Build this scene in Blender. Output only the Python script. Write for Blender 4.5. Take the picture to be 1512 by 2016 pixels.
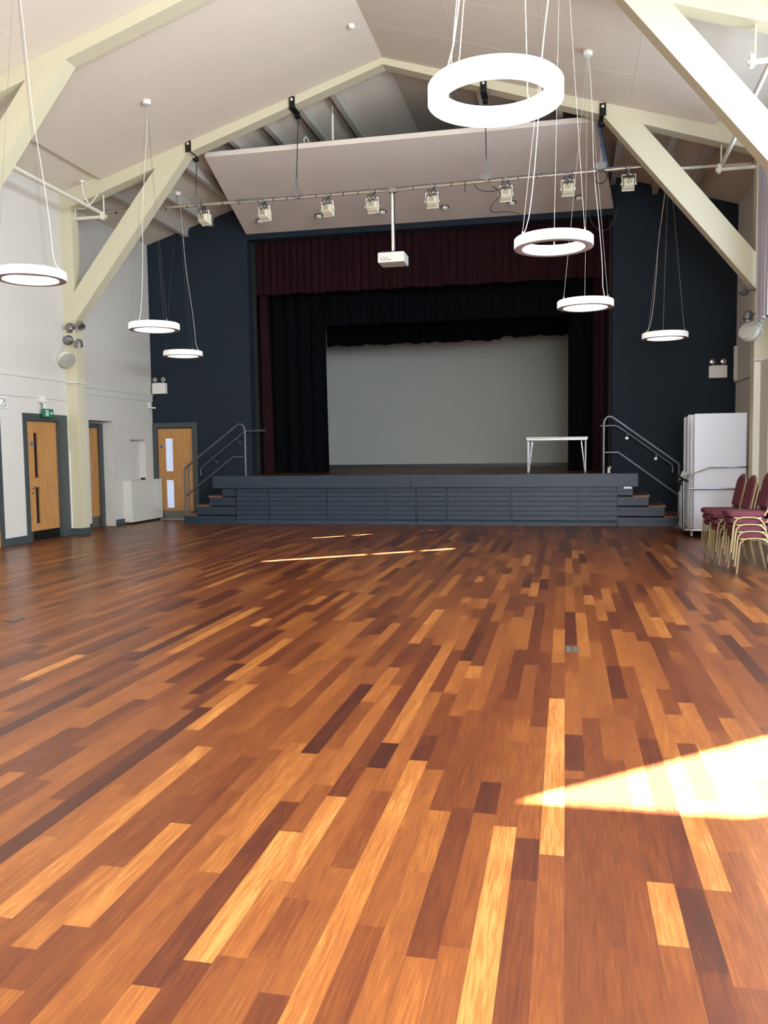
import bpy, math, random
from mathutils import Vector, Matrix
random.seed(7)
for o in list(bpy.data.objects): bpy.data.objects.remove(o)
sc = bpy.context.scene
C = sc.collection
PI = math.pi

# ------------------------------------------------------------------ camera
CAMH = 1.4867
cam_d = bpy.data.cameras.new('camera'); cam = bpy.data.objects.new('camera', cam_d); C.objects.link(cam)
cam_d.sensor_fit = 'VERTICAL'; cam_d.sensor_height = 24.0; cam_d.sensor_width = 18.0
cam_d.lens = 24.0 * 1660.47 / 2016.0
cam_d.clip_start = 0.05; cam_d.clip_end = 200
F = Vector((-0.21008205, 0.97500331, -0.07234691)); R = Vector((0.97768124, 0.20967348, -0.01328244)); U = R.cross(F)
cam.matrix_world = Matrix(((R.x, U.x, -F.x, 0), (R.y, U.y, -F.y, 0), (R.z, U.z, -F.z, CAMH), (0, 0, 0, 1)))
sc.camera = cam

# ------------------------------------------------------------------ world, sun, window daylight, exposure
w = bpy.data.worlds.new('world'); sc.world = w; w.use_nodes = True
bg = w.node_tree.nodes['Background']; bg.inputs[0].default_value = (0.72, 0.85, 1.0, 1); bg.inputs[1].default_value = 1.5
SUN_H = (0.762, 0.648); SUN_T = 0.55
sun_d = bpy.data.lights.new('sun', 'SUN'); sun_d.energy = 460.0; sun_d.angle = 0.009; sun_d.color = (1.0, 0.96, 0.90)
sun = bpy.data.objects.new('sun', sun_d); C.objects.link(sun)
sun.rotation_euler = Vector((SUN_H[0], SUN_H[1], -SUN_T)).to_track_quat('-Z', 'Y').to_euler()

def area(name, loc, size, direction, power, color):
    d = bpy.data.lights.new(name, 'AREA'); d.shape = 'RECTANGLE'; d.size = size[0]; d.size_y = size[1]
    d.energy = power; d.color = color
    o = bpy.data.objects.new(name, d); C.objects.link(o); o.location = loc
    o.rotation_euler = Vector(direction).to_track_quat('-Z', 'Y').to_euler()
    o.visible_camera = True
    return o
DAY = (0.62, 0.79, 1.0); WARM = (.88, .96, 1.0)
BAYS = [(-0.9, 2.7), (3.4, 6.45), (7.1, 10.1), (10.75, 13.5)]
for a, b in BAYS:      # daylight at the high windows of the right wall
    area('window_daylight', (3.45, (a + b) / 2, 4.45), (b - a - .1, 2.0), (-1, 0, -0.15), {2.7: 700, 6.45: 540, 10.1: 250}.get(b, 115), DAY if b > 10.5 else WARM)
area('door_daylight', (3.40, 8.6, 1.1), (2.8, 2.0), (-1, 0, 0), 95, WARM)
area('door_daylight', (3.40, 4.9, 1.1), (2.8, 2.0), (-1, 0, 0), 95, WARM)
area('rear_fill_light', (1.5, -1.6, 2.4), (2.3, 1.9), (-.2, 1, 0.05), 520, (.9, 0.95, 1.0))  # rear light added to brighten the near hall

sc.view_settings.view_transform = 'Standard'; sc.view_settings.look = 'None'
sc.view_settings.exposure = 0.34; sc.view_settings.gamma = 1.0; sc.view_settings.use_curve_mapping = False
sc.cycles.use_denoising = True
sc.cycles.max_bounces = 8; sc.cycles.diffuse_bounces = 6; sc.cycles.sample_clamp_indirect = 1.6; sc.cycles.blur_glossy = 1.0
sc.cycles.caustics_reflective = False; sc.cycles.caustics_refractive = False

# ------------------------------------------------------------------ materials
def s2l(c): return tuple(((v / 255) / 12.92 if v / 255 <= .04045 else ((v / 255 + .055) / 1.055) ** 2.4) for v in c)
def mat(name, rgb, rough=.6, metal=0, noise=0.0, nscale=6.0, bump=0.0, bscale=60, emit=0, ecol=None, spec=.5, stretch=(1, 1, 1), sheen=0):
    m = bpy.data.materials.new(name); m.use_nodes = True; nt = m.node_tree; b = nt.nodes['Principled BSDF']
    col = (*s2l(rgb), 1)
    b.inputs['Base Color'].default_value = col; b.inputs['Roughness'].default_value = rough; b.inputs['Metallic'].default_value = metal
    b.inputs['Specular IOR Level'].default_value = spec
    if sheen: b.inputs['Sheen Weight'].default_value = sheen
    tc = nt.nodes.new('ShaderNodeTexCoord'); mp = nt.nodes.new('ShaderNodeMapping'); mp.inputs['Scale'].default_value = stretch
    nt.links.new(tc.outputs['Object'], mp.inputs[0])
    if noise:
        n = nt.nodes.new('ShaderNodeTexNoise'); n.inputs['Scale'].default_value = nscale; n.inputs['Detail'].default_value = 5
        nt.links.new(mp.outputs[0], n.inputs[0])
        mx = nt.nodes.new('ShaderNodeMix'); mx.data_type = 'RGBA'
        mx.inputs[6].default_value = (*[v * (1 - noise) for v in col[:3]], 1); mx.inputs[7].default_value = (*[min(1, v * (1 + noise)) for v in col[:3]], 1)
        nt.links.new(n.outputs[0], mx.inputs[0]); nt.links.new(mx.outputs[2], b.inputs['Base Color'])
    if bump:
        n2 = nt.nodes.new('ShaderNodeTexNoise'); n2.inputs['Scale'].default_value = bscale; nt.links.new(mp.outputs[0], n2.inputs[0])
        bp = nt.nodes.new('ShaderNodeBump'); bp.inputs['Strength'].default_value = bump; bp.inputs['Distance'].default_value = .01
        nt.links.new(n2.outputs[0], bp.inputs['Height']); nt.links.new(bp.outputs[0], b.inputs['Normal'])
    if emit:
        b.inputs['Emission Color'].default_value = (*(ecol or (1, 1, 1)), 1); b.inputs['Emission Strength'].default_value = emit
    return m

M = {}
M['wall'] = mat('white_wall_paint', (206, 203, 196), .7, noise=.03, nscale=1.3, bump=.12, bscale=90)
M['ceil'] = mat('white_ceiling_paint', (218, 208, 192), .75, noise=.03, nscale=1.1, bump=.1, bscale=60)
M['cream'] = mat('cream_frame_paint', (204, 199, 172), .5, noise=.02, bump=.05)
M['navy'] = mat('dark_navy_wall_paint', (24, 35, 46), .75, spec=.25, noise=.06, nscale=1.5, bump=.15, bscale=80)
M['grey'] = mat('grey_stage_paint', (32, 49, 65), .45, noise=.10, nscale=5, bump=.1)
M['dgrey'] = mat('dark_grey_trim_paint', (62, 70, 72), .45, noise=.06)
M['stagewhite'] = mat('stage_back_wall_paint', (196, 200, 194), .8, noise=.04, nscale=.8)
M['black'] = mat('black_paint', (16, 17, 19), .8, noise=.1)
M['redcurtain'] = mat('dark_red_curtain', (30, 7, 13), .9, spec=.15, noise=.2, nscale=12, stretch=(4, 4, .4))
M['blackcurtain'] = mat('black_curtain', (3, 5, 9), .95, spec=.1, noise=.25, nscale=10, stretch=(4, 4, .4))
M['greycurtain'] = mat('grey_window_curtain', (170, 166, 178), .9, noise=.06, nscale=6, stretch=(1, 3, .3))
M['steel'] = mat('painted_steel_tube', (120, 128, 138), .35, metal=.6, noise=.05)
M['steelL'] = mat('dark_steel_tube', (92, 98, 104), .4, metal=.6, noise=.05)
M['alu'] = mat('aluminium_tube', (176, 166, 152), .35, metal=.5, noise=.08, nscale=14)
M['white'] = mat('white_enamel', (226, 224, 216), .4, noise=.02)
M['whitetube'] = mat('white_painted_tube', (222, 217, 205), .4, noise=.03)
M['cabinet'] = mat('pale_cabinet_panel', (214, 214, 204), .25, noise=.02)
M['blackmetal'] = mat('black_metal', (20, 20, 22), .4, metal=.3, noise=.1)
M['silver'] = mat('brushed_silver', (150, 150, 152), .35, metal=.9, noise=.06, nscale=30)
M['chrome'] = mat('chrome', (200, 203, 208), .15, metal=1, noise=.02)
M['gold'] = mat('pale_gold_frame', (162, 145, 108), .35, metal=.45, noise=.06)
M['burg'] = mat('burgundy_fabric', (98, 52, 64), .9, spec=.2, noise=.18, nscale=40, bump=.2, bscale=200)
M['lightbody'] = mat('cream_floodlight_body', (214, 206, 180), .45, noise=.05)
M['ringmetal'] = mat('mauve_grey_ring_base', (150, 138, 138), .5, noise=.03)
M['tabletop'] = mat('white_laminate', (226, 230, 242), .25, noise=.02, nscale=2)
M['glassdark'] = mat('dark_door_glass', (14, 14, 16), .08, noise=.1)
M['red_step'] = mat('brown_step_wood', (120, 78, 58), .4, noise=.2, nscale=8, stretch=(1, 8, 1))
M['nosing'] = mat('pale_step_nosing', (150, 122, 100), .4, noise=.1)
M['blue'] = mat('blue_sign', (60, 110, 150), .4, noise=.02)
M['green'] = mat('green_exit_sign', (24, 110, 84), .35, noise=.03)
M['sign'] = mat('white_sign', (236, 236, 230), .5, noise=.01)
M['ink'] = mat('black_print', (30, 30, 30), .6, noise=.02)
M['kick'] = mat('dull_metal_kickplate', (120, 116, 108), .35, metal=.6, noise=.12, nscale=5)
M['cablegrey'] = mat('grey_cable', (90, 88, 86), .6, noise=.05)
M['cableblack'] = mat('black_cable', (26, 26, 28), .6, noise=.05)
M['cableblue'] = mat('blue_cable', (50, 76, 110), .6, noise=.05)
M['cablewhite'] = mat('white_cable', (225, 222, 215), .5, noise=.02)
M['purlin'] = mat('white_purlin_paint', (186, 182, 172), .6, noise=.04)
M['room_glow'] = mat('painted_room_glow_glass', (170, 182, 205), .3, noise=.05, nscale=3, emit=.42, ecol=(.60, .70, .92))  # emission imitates the bright room behind the door panes
def ringmat(name, s, col=(1, .985, .95)):
    return mat(name, (240, 238, 232), .5, noise=.01, emit=s, ecol=col)

def wood_door():
    m = bpy.data.materials.new('oak_door_veneer'); m.use_nodes = True; nt = m.node_tree; b = nt.nodes['Principled BSDF']
    tc = nt.nodes.new('ShaderNodeTexCoord'); mp = nt.nodes.new('ShaderNodeMapping'); mp.inputs['Scale'].default_value = (9, 9, .9)
    n = nt.nodes.new('ShaderNodeTexNoise'); n.inputs['Scale'].default_value = 3; n.inputs['Detail'].default_value = 8; n.inputs['Distortion'].default_value = 1.2
    r = nt.nodes.new('ShaderNodeValToRGB'); r.color_ramp.elements[0].position = .3; r.color_ramp.elements[1].position = .75
    r.color_ramp.elements[0].color = (*s2l((168, 118, 68)), 1); r.color_ramp.elements[1].color = (*s2l((198, 148, 92)), 1)
    nt.links.new(tc.outputs['Object'], mp.inputs[0]); nt.links.new(mp.outputs[0], n.inputs[0]); nt.links.new(n.outputs[0], r.inputs[0]); nt.links.new(r.outputs[0], b.inputs['Base Color'])
    b.inputs['Roughness'].default_value = .4
    return m
M['oak'] = wood_door()

def floor_mat(name, rough=.3):
    m = bpy.data.materials.new(name); m.use_nodes = True; nt = m.node_tree; b = nt.nodes['Principled BSDF']; L = nt.links.new; N = nt.nodes.new
    at = N('ShaderNodeAttribute'); at.attribute_name = 'plank'
    sep = N('ShaderNodeSeparateColor'); L(at.outputs['Color'], sep.inputs[0])
    # tone ramp: the stain of each board
    r = N('ShaderNodeValToRGB'); cr = r.color_ramp
    stops = [(0, (54, 26, 19)), (.18, (74, 35, 22)), (.42, (98, 51, 26)), (.68, (124, 71, 34)), (.86, (150, 93, 45)), (1, (182, 122, 66))]
    cr.elements[0].position = 0; cr.elements[0].color = (*s2l(stops[0][1]), 1); cr.elements[1].position = 1; cr.elements[1].color = (*s2l(stops[-1][1]), 1)
    for p, c in stops[1:-1]:
        e = cr.elements.new(p); e.color = (*s2l(c), 1)
    tc = N('ShaderNodeTexCoord')
    mp = N('ShaderNodeMapping'); mp.inputs['Scale'].default_value = (60, 3.2, 1)
    L(tc.outputs['Object'], mp.inputs[0])
    off = N('ShaderNodeVectorMath'); off.operation = 'MULTIPLY_ADD'; L(at.outputs['Color'], off.inputs[0]); off.inputs[1].default_value = (31, 57, 13); L(mp.outputs[0], off.inputs[2])
    n = N('ShaderNodeTexNoise'); n.inputs['Scale'].default_value = 2.0; n.inputs['Detail'].default_value = 4; n.inputs['Roughness'].default_value = .55; n.inputs['Distortion'].default_value = 0
    L(off.outputs[0], n.inputs[0])
    # broad figure
    mp2 = N('ShaderNodeMapping'); mp2.inputs['Scale'].default_value = (9, 1.3, 1); L(tc.outputs['Object'], mp2.inputs[0])
    off2 = N('ShaderNodeVectorMath'); off2.operation = 'MULTIPLY_ADD'; L(at.outputs['Color'], off2.inputs[0]); off2.inputs[1].default_value = (17, 23, 41); L(mp2.outputs[0], off2.inputs[2])
    n2 = N('ShaderNodeTexNoise'); n2.inputs['Scale'].default_value = 1.0; n2.inputs['Detail'].default_value = 4; n2.inputs['Distortion'].default_value = 1.5
    L(off2.outputs[0], n2.inputs[0])
    a1 = N('ShaderNodeMath'); a1.operation = 'MULTIPLY_ADD'; L(n.outputs[0], a1.inputs[0]); a1.inputs[1].default_value = .60; L(sep.outputs[0], a1.inputs[2])
    a2 = N('ShaderNodeMath'); a2.operation = 'MULTIPLY_ADD'; L(n2.outputs[0], a2.inputs[0]); a2.inputs[1].default_value = .34; L(a1.outputs[0], a2.inputs[2])
    a3 = N('ShaderNodeMath'); a3.operation = 'SUBTRACT'; L(a2.outputs[0], a3.inputs[0]); a3.inputs[1].default_value = .47
    L(a3.outputs[0], r.inputs[0])
    # joints
    uv = N('ShaderNodeUVMap'); uv.uv_map = 'uv'
    sx = N('ShaderNodeSeparateXYZ'); L(uv.outputs[0], sx.inputs[0])
    def edge(o, wd):
        s = N('ShaderNodeMath'); s.operation = 'SUBTRACT'; L(o, s.inputs[0]); s.inputs[1].default_value = .5
        ab = N('ShaderNodeMath'); ab.operation = 'ABSOLUTE'; L(s.outputs[0], ab.inputs[0])
        g = N('ShaderNodeMath'); g.operation = 'GREATER_THAN'; L(ab.outputs[0], g.inputs[0]); g.inputs[1].default_value = .5 - wd
        return g
    e1 = edge(sx.outputs[0], .010); e2 = edge(sx.outputs[1], .0012)
    mxm = N('ShaderNodeMath'); mxm.operation = 'MAXIMUM'; L(e1.outputs[0], mxm.inputs[0]); L(e2.outputs[0], mxm.inputs[1])
    k = N('ShaderNodeMath'); k.operation = 'MULTIPLY'; L(mxm.outputs[0], k.inputs[0]); k.inputs[1].default_value = .45
    mx = N('ShaderNodeMix'); mx.data_type = 'RGBA'; L(k.outputs[0], mx.inputs[0]); L(r.outputs[0], mx.inputs[6]); mx.inputs[7].default_value = (*s2l((60, 28, 20)), 1)
    L(mx.outputs[2], b.inputs['Base Color'])
    # worn lacquer
    n3 = N('ShaderNodeTexNoise'); n3.inputs['Scale'].default_value = 1.2; n3.inputs['Detail'].default_value = 4; L(tc.outputs['Object'], n3.inputs[0])
    rr = N('ShaderNodeMapRange'); L(n3.outputs[0], rr.inputs[0]); rr.inputs[3].default_value = rough - .025; rr.inputs[4].default_value = rough + .02
    L(rr.outputs[0], b.inputs['Roughness']); b.inputs['Specular IOR Level'].default_value = .34
    bp = N('ShaderNodeBump'); bp.inputs['Strength'].default_value = .02; bp.inputs['Distance'].default_value = .001; L(n3.outputs[0], bp.inputs['Height']); L(bp.outputs[0], b.inputs['Normal'])
    return m
M['floor'] = floor_mat('hardwood_strip_floor', .31)

# ------------------------------------------------------------------ mesh helpers
class MB:
    def __init__(s): s.v = []; s.f = []
    def add(s, vs, fs):
        n = len(s.v); s.v += [tuple(v) for v in vs]; s.f += [tuple(i + n for i in f) for f in fs]; return s
    def box(s, x0, x1, y0, y1, z0, z1):
        return s.add([(x0, y0, z0), (x1, y0, z0), (x1, y1, z0), (x0, y1, z0), (x0, y0, z1), (x1, y0, z1), (x1, y1, z1), (x0, y1, z1)],
                     [(0, 3, 2, 1), (4, 5, 6, 7), (0, 1, 5, 4), (1, 2, 6, 5), (2, 3, 7, 6), (3, 0, 4, 7)])
    def prism(s, pts, axis, a, b):      # polygon (2D) extruded along axis from a to b
        def mk(p, t):
            if axis == 'Y': return (p[0], t, p[1])
            if axis == 'X': return (t, p[0], p[1])
            return (p[0], p[1], t)
        n = len(pts); vs = [mk(p, a) for p in pts] + [mk(p, b) for p in pts]
        fs = [tuple(range(n)), tuple(range(2 * n - 1, n - 1, -1))] + [(i, (i + 1) % n, n + (i + 1) % n, n + i) for i in range(n)]
        return s.add(vs, fs)
    def tube(s, path, r, seg=8, cap=True):
        P = [Vector(p) for p in path]; n = len(P); vs = []; up = None
        rs = r if isinstance(r, (list, tuple)) else [r] * n
        for i, p in enumerate(P):
            if i == 0: d = P[1] - P[0]
            elif i == n - 1: d = P[-1] - P[-2]
            else: d = (P[i + 1] - P[i]).normalized() + (P[i] - P[i - 1]).normalized()
            d.normalize()
            if up is None:
                up = Vector((0, 0, 1)) if abs(d.z) < .9 else Vector((1, 0, 0))
            a = d.cross(up)
            if a.length < 1e-4: a = d.cross(Vector((0, 1, 0)))
            a.normalize(); b = a.cross(d).normalized(); up = b
            for k in range(seg):
                t = 2 * PI * k / seg; vs.append(p + a * math.cos(t) * rs[i] + b * math.sin(t) * rs[i])
        fs = []
        for i in range(n - 1):
            for k in range(seg):
                k2 = (k + 1) % seg; fs.append((i * seg + k, i * seg + k2, (i + 1) * seg + k2, (i + 1) * seg + k))
        if cap: fs += [tuple(range(seg))[::-1], tuple((n - 1) * seg + k for k in range(seg))]
        return s.add(vs, fs)
    def cyl(s, a, b, r, seg=14, r2=None): return s.tube([a, b], [r, r2 if r2 is not None else r], seg)
    def lathe(s, prof, origin=(0, 0, 0), axis=(0, 0, 1), seg=24, closed=False):
        q = Vector((0, 0, 1)).rotation_difference(Vector(axis).normalized()); o = Vector(origin); vs = []
        for r, z in prof:
            for k in range(seg):
                t = 2 * PI * k / seg; vs.append(o + q @ Vector((r * math.cos(t), r * math.sin(t), z)))
        n = len(prof); fs = []
        for i in range(n if closed else n - 1):
            j = (i + 1) % n
            for k in range(seg):
                k2 = (k + 1) % seg; fs.append((i * seg + k, i * seg + k2, j * seg + k2, j * seg + k))
        return s.add(vs, fs)
    def sheet(s, pts_top, pts_bot, th, ax=1):   # wavy cloth: thickened strip
        n = len(pts_top); vs = []
        for p in pts_top: vs.append(p)
        for p in pts_bot: vs.append(p)
        for p in pts_top + pts_bot:
            q = list(p); q[ax] += th; vs.append(tuple(q))
        fs = []; m2 = 2 * n
        for i in range(n - 1):
            fs += [(i, i + 1, n + i + 1, n + i), (m2 + i + 1, m2 + i, m2 + n + i, m2 + n + i + 1), (n + i, n + i + 1, m2 + n + i + 1, m2 + n + i), (i + 1, i, m2 + i, m2 + i + 1)]
        fs += [(0, n, m2 + n, m2), (n - 1, m2 + n - 1, m2 + 2 * n - 1, 2 * n - 1)]
        return s.add(vs, fs)
    def build(s, name, m, parent=None, bevel=0, smooth=False, sub=0):
        me = bpy.data.meshes.new(name); me.from_pydata(s.v, [], s.f); me.update()
        me.materials.append(M[m] if isinstance(m, str) else m)
        import bmesh
        bm = bmesh.new(); bm.from_mesh(me); bmesh.ops.recalc_face_normals(bm, faces=bm.faces); bm.to_mesh(me); bm.free()
        o = bpy.data.objects.new(name, me); C.objects.link(o)
        if parent: o.parent = parent
        if bevel:
            b = o.modifiers.new('bevel', 'BEVEL'); b.width = bevel; b.segments = 2; b.limit_method = 'ANGLE'
        if sub:
            b = o.modifiers.new('sub', 'SUBSURF'); b.levels = sub; b.render_levels = sub
        if smooth:
            for p in me.polygons: p.use_smooth = True
            try: me.set_sharp_from_angle(angle=math.radians(40))
            except Exception: pass
        return o
def box(*a): return MB().box(*a)
def tag(o, label, cat, group=None):
    o['label'] = label; o['category'] = cat
    if group: o['group'] = group
    return o
def thing(name, label, cat, loc=(0, 0, 0), rz=0, group=None):
    o = bpy.data.objects.new(name, None); C.objects.link(o); o.empty_display_size = .1
    o.location = loc; o.rotation_euler = (0, 0, rz)
    return tag(o, label, cat, group)
def struct(o): o['kind'] = 'structure'; return o
def copy_tree(o, parent=None):
    c = o.copy(); C.objects.link(c)
    if parent: c.parent = parent
    for ch in list(o.children): copy_tree(ch, c)
    return c
def arc(c, r, a0, a1, n, plane='XZ', y=0):
    out = []
    for i in range(n + 1):
        t = math.radians(a0 + (a1 - a0) * i / n)
        if plane == 'XZ': out.append((c[0] + r * math.cos(t), y, c[1] + r * math.sin(t)))
        elif plane == 'YZ': out.append((y, c[0] + r * math.cos(t), c[1] + r * math.sin(t)))
        else: out.append((c[0] + r * math.cos(t), c[1] + r * math.sin(t), y))
    return out
def smooth_path(pts, it=2):
    for _ in range(it):
        q = [pts[0]]
        for a, b in zip(pts[:-1], pts[1:]):
            q.append(tuple(a[i] * .75 + b[i] * .25 for i in range(3))); q.append(tuple(a[i] * .25 + b[i] * .75 for i in range(3)))
        q.append(pts[-1]); pts = q
    return pts

# ------------------------------------------------------------------ geometry constants
XC = -2.95; XL = -8.97; XR = 3.07; XL2 = -9.15; XR2 = 3.25; YF = 14.05; YB = 17.69; YE = -1.5; YS = 16.6; YK = 23.65
def roof(x, z0=7.99, s=.30): return z0 - s * abs(x - XC)

# ------------------------------------------------------------------ floor
PW = 0.0915
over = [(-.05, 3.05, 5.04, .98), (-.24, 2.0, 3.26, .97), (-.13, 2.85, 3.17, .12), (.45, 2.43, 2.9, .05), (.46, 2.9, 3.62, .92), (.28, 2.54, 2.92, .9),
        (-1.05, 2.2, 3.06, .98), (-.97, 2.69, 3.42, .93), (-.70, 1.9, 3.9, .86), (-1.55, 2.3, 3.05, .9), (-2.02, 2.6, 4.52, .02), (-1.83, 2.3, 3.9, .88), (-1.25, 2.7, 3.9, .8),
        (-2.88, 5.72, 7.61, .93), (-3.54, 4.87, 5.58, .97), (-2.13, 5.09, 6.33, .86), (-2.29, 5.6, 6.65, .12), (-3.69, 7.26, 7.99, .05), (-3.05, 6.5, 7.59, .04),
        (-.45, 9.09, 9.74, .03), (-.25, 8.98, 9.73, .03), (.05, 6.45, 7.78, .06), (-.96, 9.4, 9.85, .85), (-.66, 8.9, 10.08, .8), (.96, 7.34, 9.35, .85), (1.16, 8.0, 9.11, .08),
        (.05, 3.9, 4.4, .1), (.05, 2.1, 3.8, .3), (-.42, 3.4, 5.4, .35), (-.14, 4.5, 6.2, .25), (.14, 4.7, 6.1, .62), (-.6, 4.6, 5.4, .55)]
vs = []; fs = []; tones = []; uvs = []
k0 = math.floor(-9.6 / PW); k1 = math.ceil(3.3 / PW)
fy0, fy1 = YE, YB
for k in range(k0, k1 + 1):
    xa, xb = k * PW, (k + 1) * PW
    xc = (xa + xb) / 2
    ov = sorted([o for o in over if xa <= o[0] < xb], key=lambda o: o[1])
    cuts = []; y = fy0 - random.random() * 1.2
    segs = []
    while y < fy1:
        nxt = y + random.choice((.35, .5, .6, .75, .9, 1.1, 1.3, 1.6)) * random.uniform(.9, 1.1)
        hit = None
        for o in ov:
            if y < o[1] < nxt + .2: hit = o; break
        tone = min(1, max(0, random.choice((random.gauss(.45, .10), random.gauss(.5, .12), random.gauss(.30, .10), random.gauss(.64, .10)))))
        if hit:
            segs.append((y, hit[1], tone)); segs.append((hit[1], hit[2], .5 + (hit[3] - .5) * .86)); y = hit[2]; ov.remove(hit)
        else:
            segs.append((y, nxt, tone)); y = nxt
    for a, b, t in segs:
        a2, b2 = max(a, fy0), min(b, fy1)
        if b2 - a2 < .01: continue
        n = len(vs); vs += [(xa, a2, 0), (xb, a2, 0), (xb, b2, 0), (xa, b2, 0)]; fs.append((n, n + 1, n + 2, n + 3))
        tones.append((t, random.random(), random.random(), 1)); 
        va = (a2 - a) / (b - a); vb = (b2 - a) / (b - a); uvs.append([(0, va), (1, va), (1, vb), (0, vb)])
me = bpy.data.meshes.new('floor'); me.from_pydata(vs, [], fs); me.update()
ca = me.color_attributes.new('plank', 'FLOAT_COLOR', 'CORNER'); uvl = me.uv_layers.new(name='uv')
li = 0
for i, p in enumerate(me.polygons):
    for j, l in enumerate(p.loop_indices):
        ca.data[l].color = tones[i]; uvl.data[l].uv = uvs[i][j]
me.materials.append(M['floor'])
fl = bpy.data.objects.new('floor', me); C.objects.link(fl); struct(fl)
fl['label'] = 'glossy reddish hardwood strip floor'

# ------------------------------------------------------------------ walls
def wall_x(x0, x1, y0, y1, z0, z1, holes, mb=None):       # wall normal to X, rectangular holes (ya,yb,za,zb)
    mb = mb or MB(); ys = sorted({y0, y1, *[h[0] for h in holes], *[h[1] for h in holes]})
    for a, b in zip(ys[:-1], ys[1:]):
        hs = sorted([(h[2], h[3]) for h in holes if h[0] <= a + 1e-6 and h[1] >= b - 1e-6]); z = z0
        for c, d in hs:
            if c > z: mb.box(x0, x1, a, b, z, c)
            z = d
        if z < z1: mb.box(x0, x1, a, b, z, z1)
    return mb
def wall_y(y0, y1, x0, x1, z0, z1, holes, mb=None):
    mb = mb or MB(); xs = sorted({x0, x1, *[h[0] for h in holes], *[h[1] for h in holes]})
    for a, b in zip(xs[:-1], xs[1:]):
        hs = sorted([(h[2], h[3]) for h in holes if h[0] <= a + 1e-6 and h[1] >= b - 1e-6]); z = z0
        for c, d in hs:
            if c > z: mb.box(a, b, y0, y1, z, c)
            z = d
        if z < z1: mb.box(a, b, y0, y1, z, z1)
    return mb
# left wall: near bay has masked openings added for sun slits at 6.0..7.0 and 9.9..10.6 outside the view, door_1 and door_4
D1 = (12.83, 13.78, 0, 2.09)
holes = [(6.0, 6.9, 3.5, 5.6), (9.5, 10.2, 3.4, 5.2), (D1[0] - .03, D1[1] + .03, 0, D1[3] + .02)]
mb = wall_x(XL - .3, XL, YE, YF + .1, 0, 6.26, holes)
mb.box(XL - .36, XL - .3, 12.6, 14.0, 0, 2.3)  # unseen backing added behind door_1 to stop daylight leaking in
holes2 = [(15.05, 15.95, 0, 2.17)]
mb2 = wall_x(XL2 - .35, XL2, YF + .1, YB, 0, 6.16, [(15.05, 15.95, 0, 2.17), (16.65, 17.32, .93, 1.80)])
mb2.box(XL2 - .35, XL2 - .16, 16.65, 17.32, .93, 1.80)
mb2.box(XL2 - .45, XL2 - .35, 15.0, 16.0, 0, 2.2)
# ends of the near wall where the deeper bay starts are closed by the frame post
mb.v += []; wl = mb.build('wall_left', 'wall'); struct(wl)
wl2 = mb2.build('wall_left_alcove', 'wall', wl)
# unseen masks over both openings, gaps shaped to cast the sun slits
sh = MB()
def slit_fill(mb, x0, x1, y0, y1, z0, z1, pa, pb, wd, breaks=()):
    # panel filling (y0..y1, z0..z1) except a thin slanted gap from pa=(y,z) to pb=(y,z)
    (ya, za), (yb, zb) = pa, pb
    def yl(z): return ya + (yb - ya) * (z - za) / (zb - za)
    mb.prism([(y0, z0), (yl(z0) - wd / 2, z0), (yl(z1) - wd / 2, z1), (y0, z1)], 'X', x0, x1)
    mb.prism([(yl(z0) + wd / 2, z0), (y1, z0), (y1, z1), (yl(z1) + wd / 2, z1)], 'X', x0, x1)
    for c, d in [(z0, za), (zb, z1), *breaks]:
        mb.prism([(yl(c) - wd / 2 - .02, c), (yl(c) + wd / 2 + .02, c), (yl(d) + wd / 2 + .02, d), (yl(d) - wd / 2 - .02, d)], 'X', x0, x1)
slit_fill(sh, XL - .05, XL - .03, 6.0, 6.9, 3.5, 5.6, (6.62, 3.60), (6.33, 5.30), .13, [(4.46, 4.56), (4.90, 5.02)])
slit_mask = sh.build('window_1', 'purlin', None); struct(slit_mask)
sh = MB(); slit_fill(sh, XL - .05, XL - .03, 9.5, 10.2, 3.4, 5.2, (9.88, 3.43), (9.90, 4.98), .08, [(3.74, 3.86), (4.05, 4.72)])
slit_mask = sh.build('window_2', 'purlin', None); struct(slit_mask)

# right wall
holes = [(a, b, 3.35, 5.6) for a, b in BAYS] + [(7.1, 10.1, 0, 2.2), (3.4, 6.45, 0, 2.2)]
mb = wall_x(XR, XR + .3, YE, YF + .1, 0, 6.26, holes)
wr = mb.build('wall_right', 'wall'); struct(wr)
wall_x(XR2, XR2 + .12, YF + .1, YB, 0, 6.16, []).build('wall_right_alcove', 'wall', wr)
# glass of the right side windows and glazed doors
def glass_mat():
    m = bpy.data.materials.new('window_glass'); m.use_nodes = True; nt = m.node_tree
    b = nt.nodes['Principled BSDF']; b.inputs['Transmission Weight'].default_value = 1; b.inputs['Roughness'].default_value = 0; b.inputs['IOR'].default_value = 1.05
    b.inputs['Base Color'].default_value = (.95, .97, 1, 1)
    return m
n = 3
for a, b in BAYS:
    f = wall_x(XR + .10, XR + .15, a, b, 3.35, 5.6, [(a + .06, (a + b) / 2 - .03, 3.41, 5.54), ((a + b) / 2 + .03, b - .06, 3.41, 5.54)])
    o = f.build('window_%d' % n, 'white'); struct(o); n += 1
nd = 5
for a, b in [(7.1, 10.1), (3.4, 6.45)]:
    f = wall_x(XR + .10, XR + .15, a, b, 0, 2.2, [(a + .08, (a + b) / 2 - .06, .15, 2.1), ((a + b) / 2 + .06, b - .08, .15, 2.1)])
    o = f.build('door_%d' % nd, 'white'); struct(o); nd += 1

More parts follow.
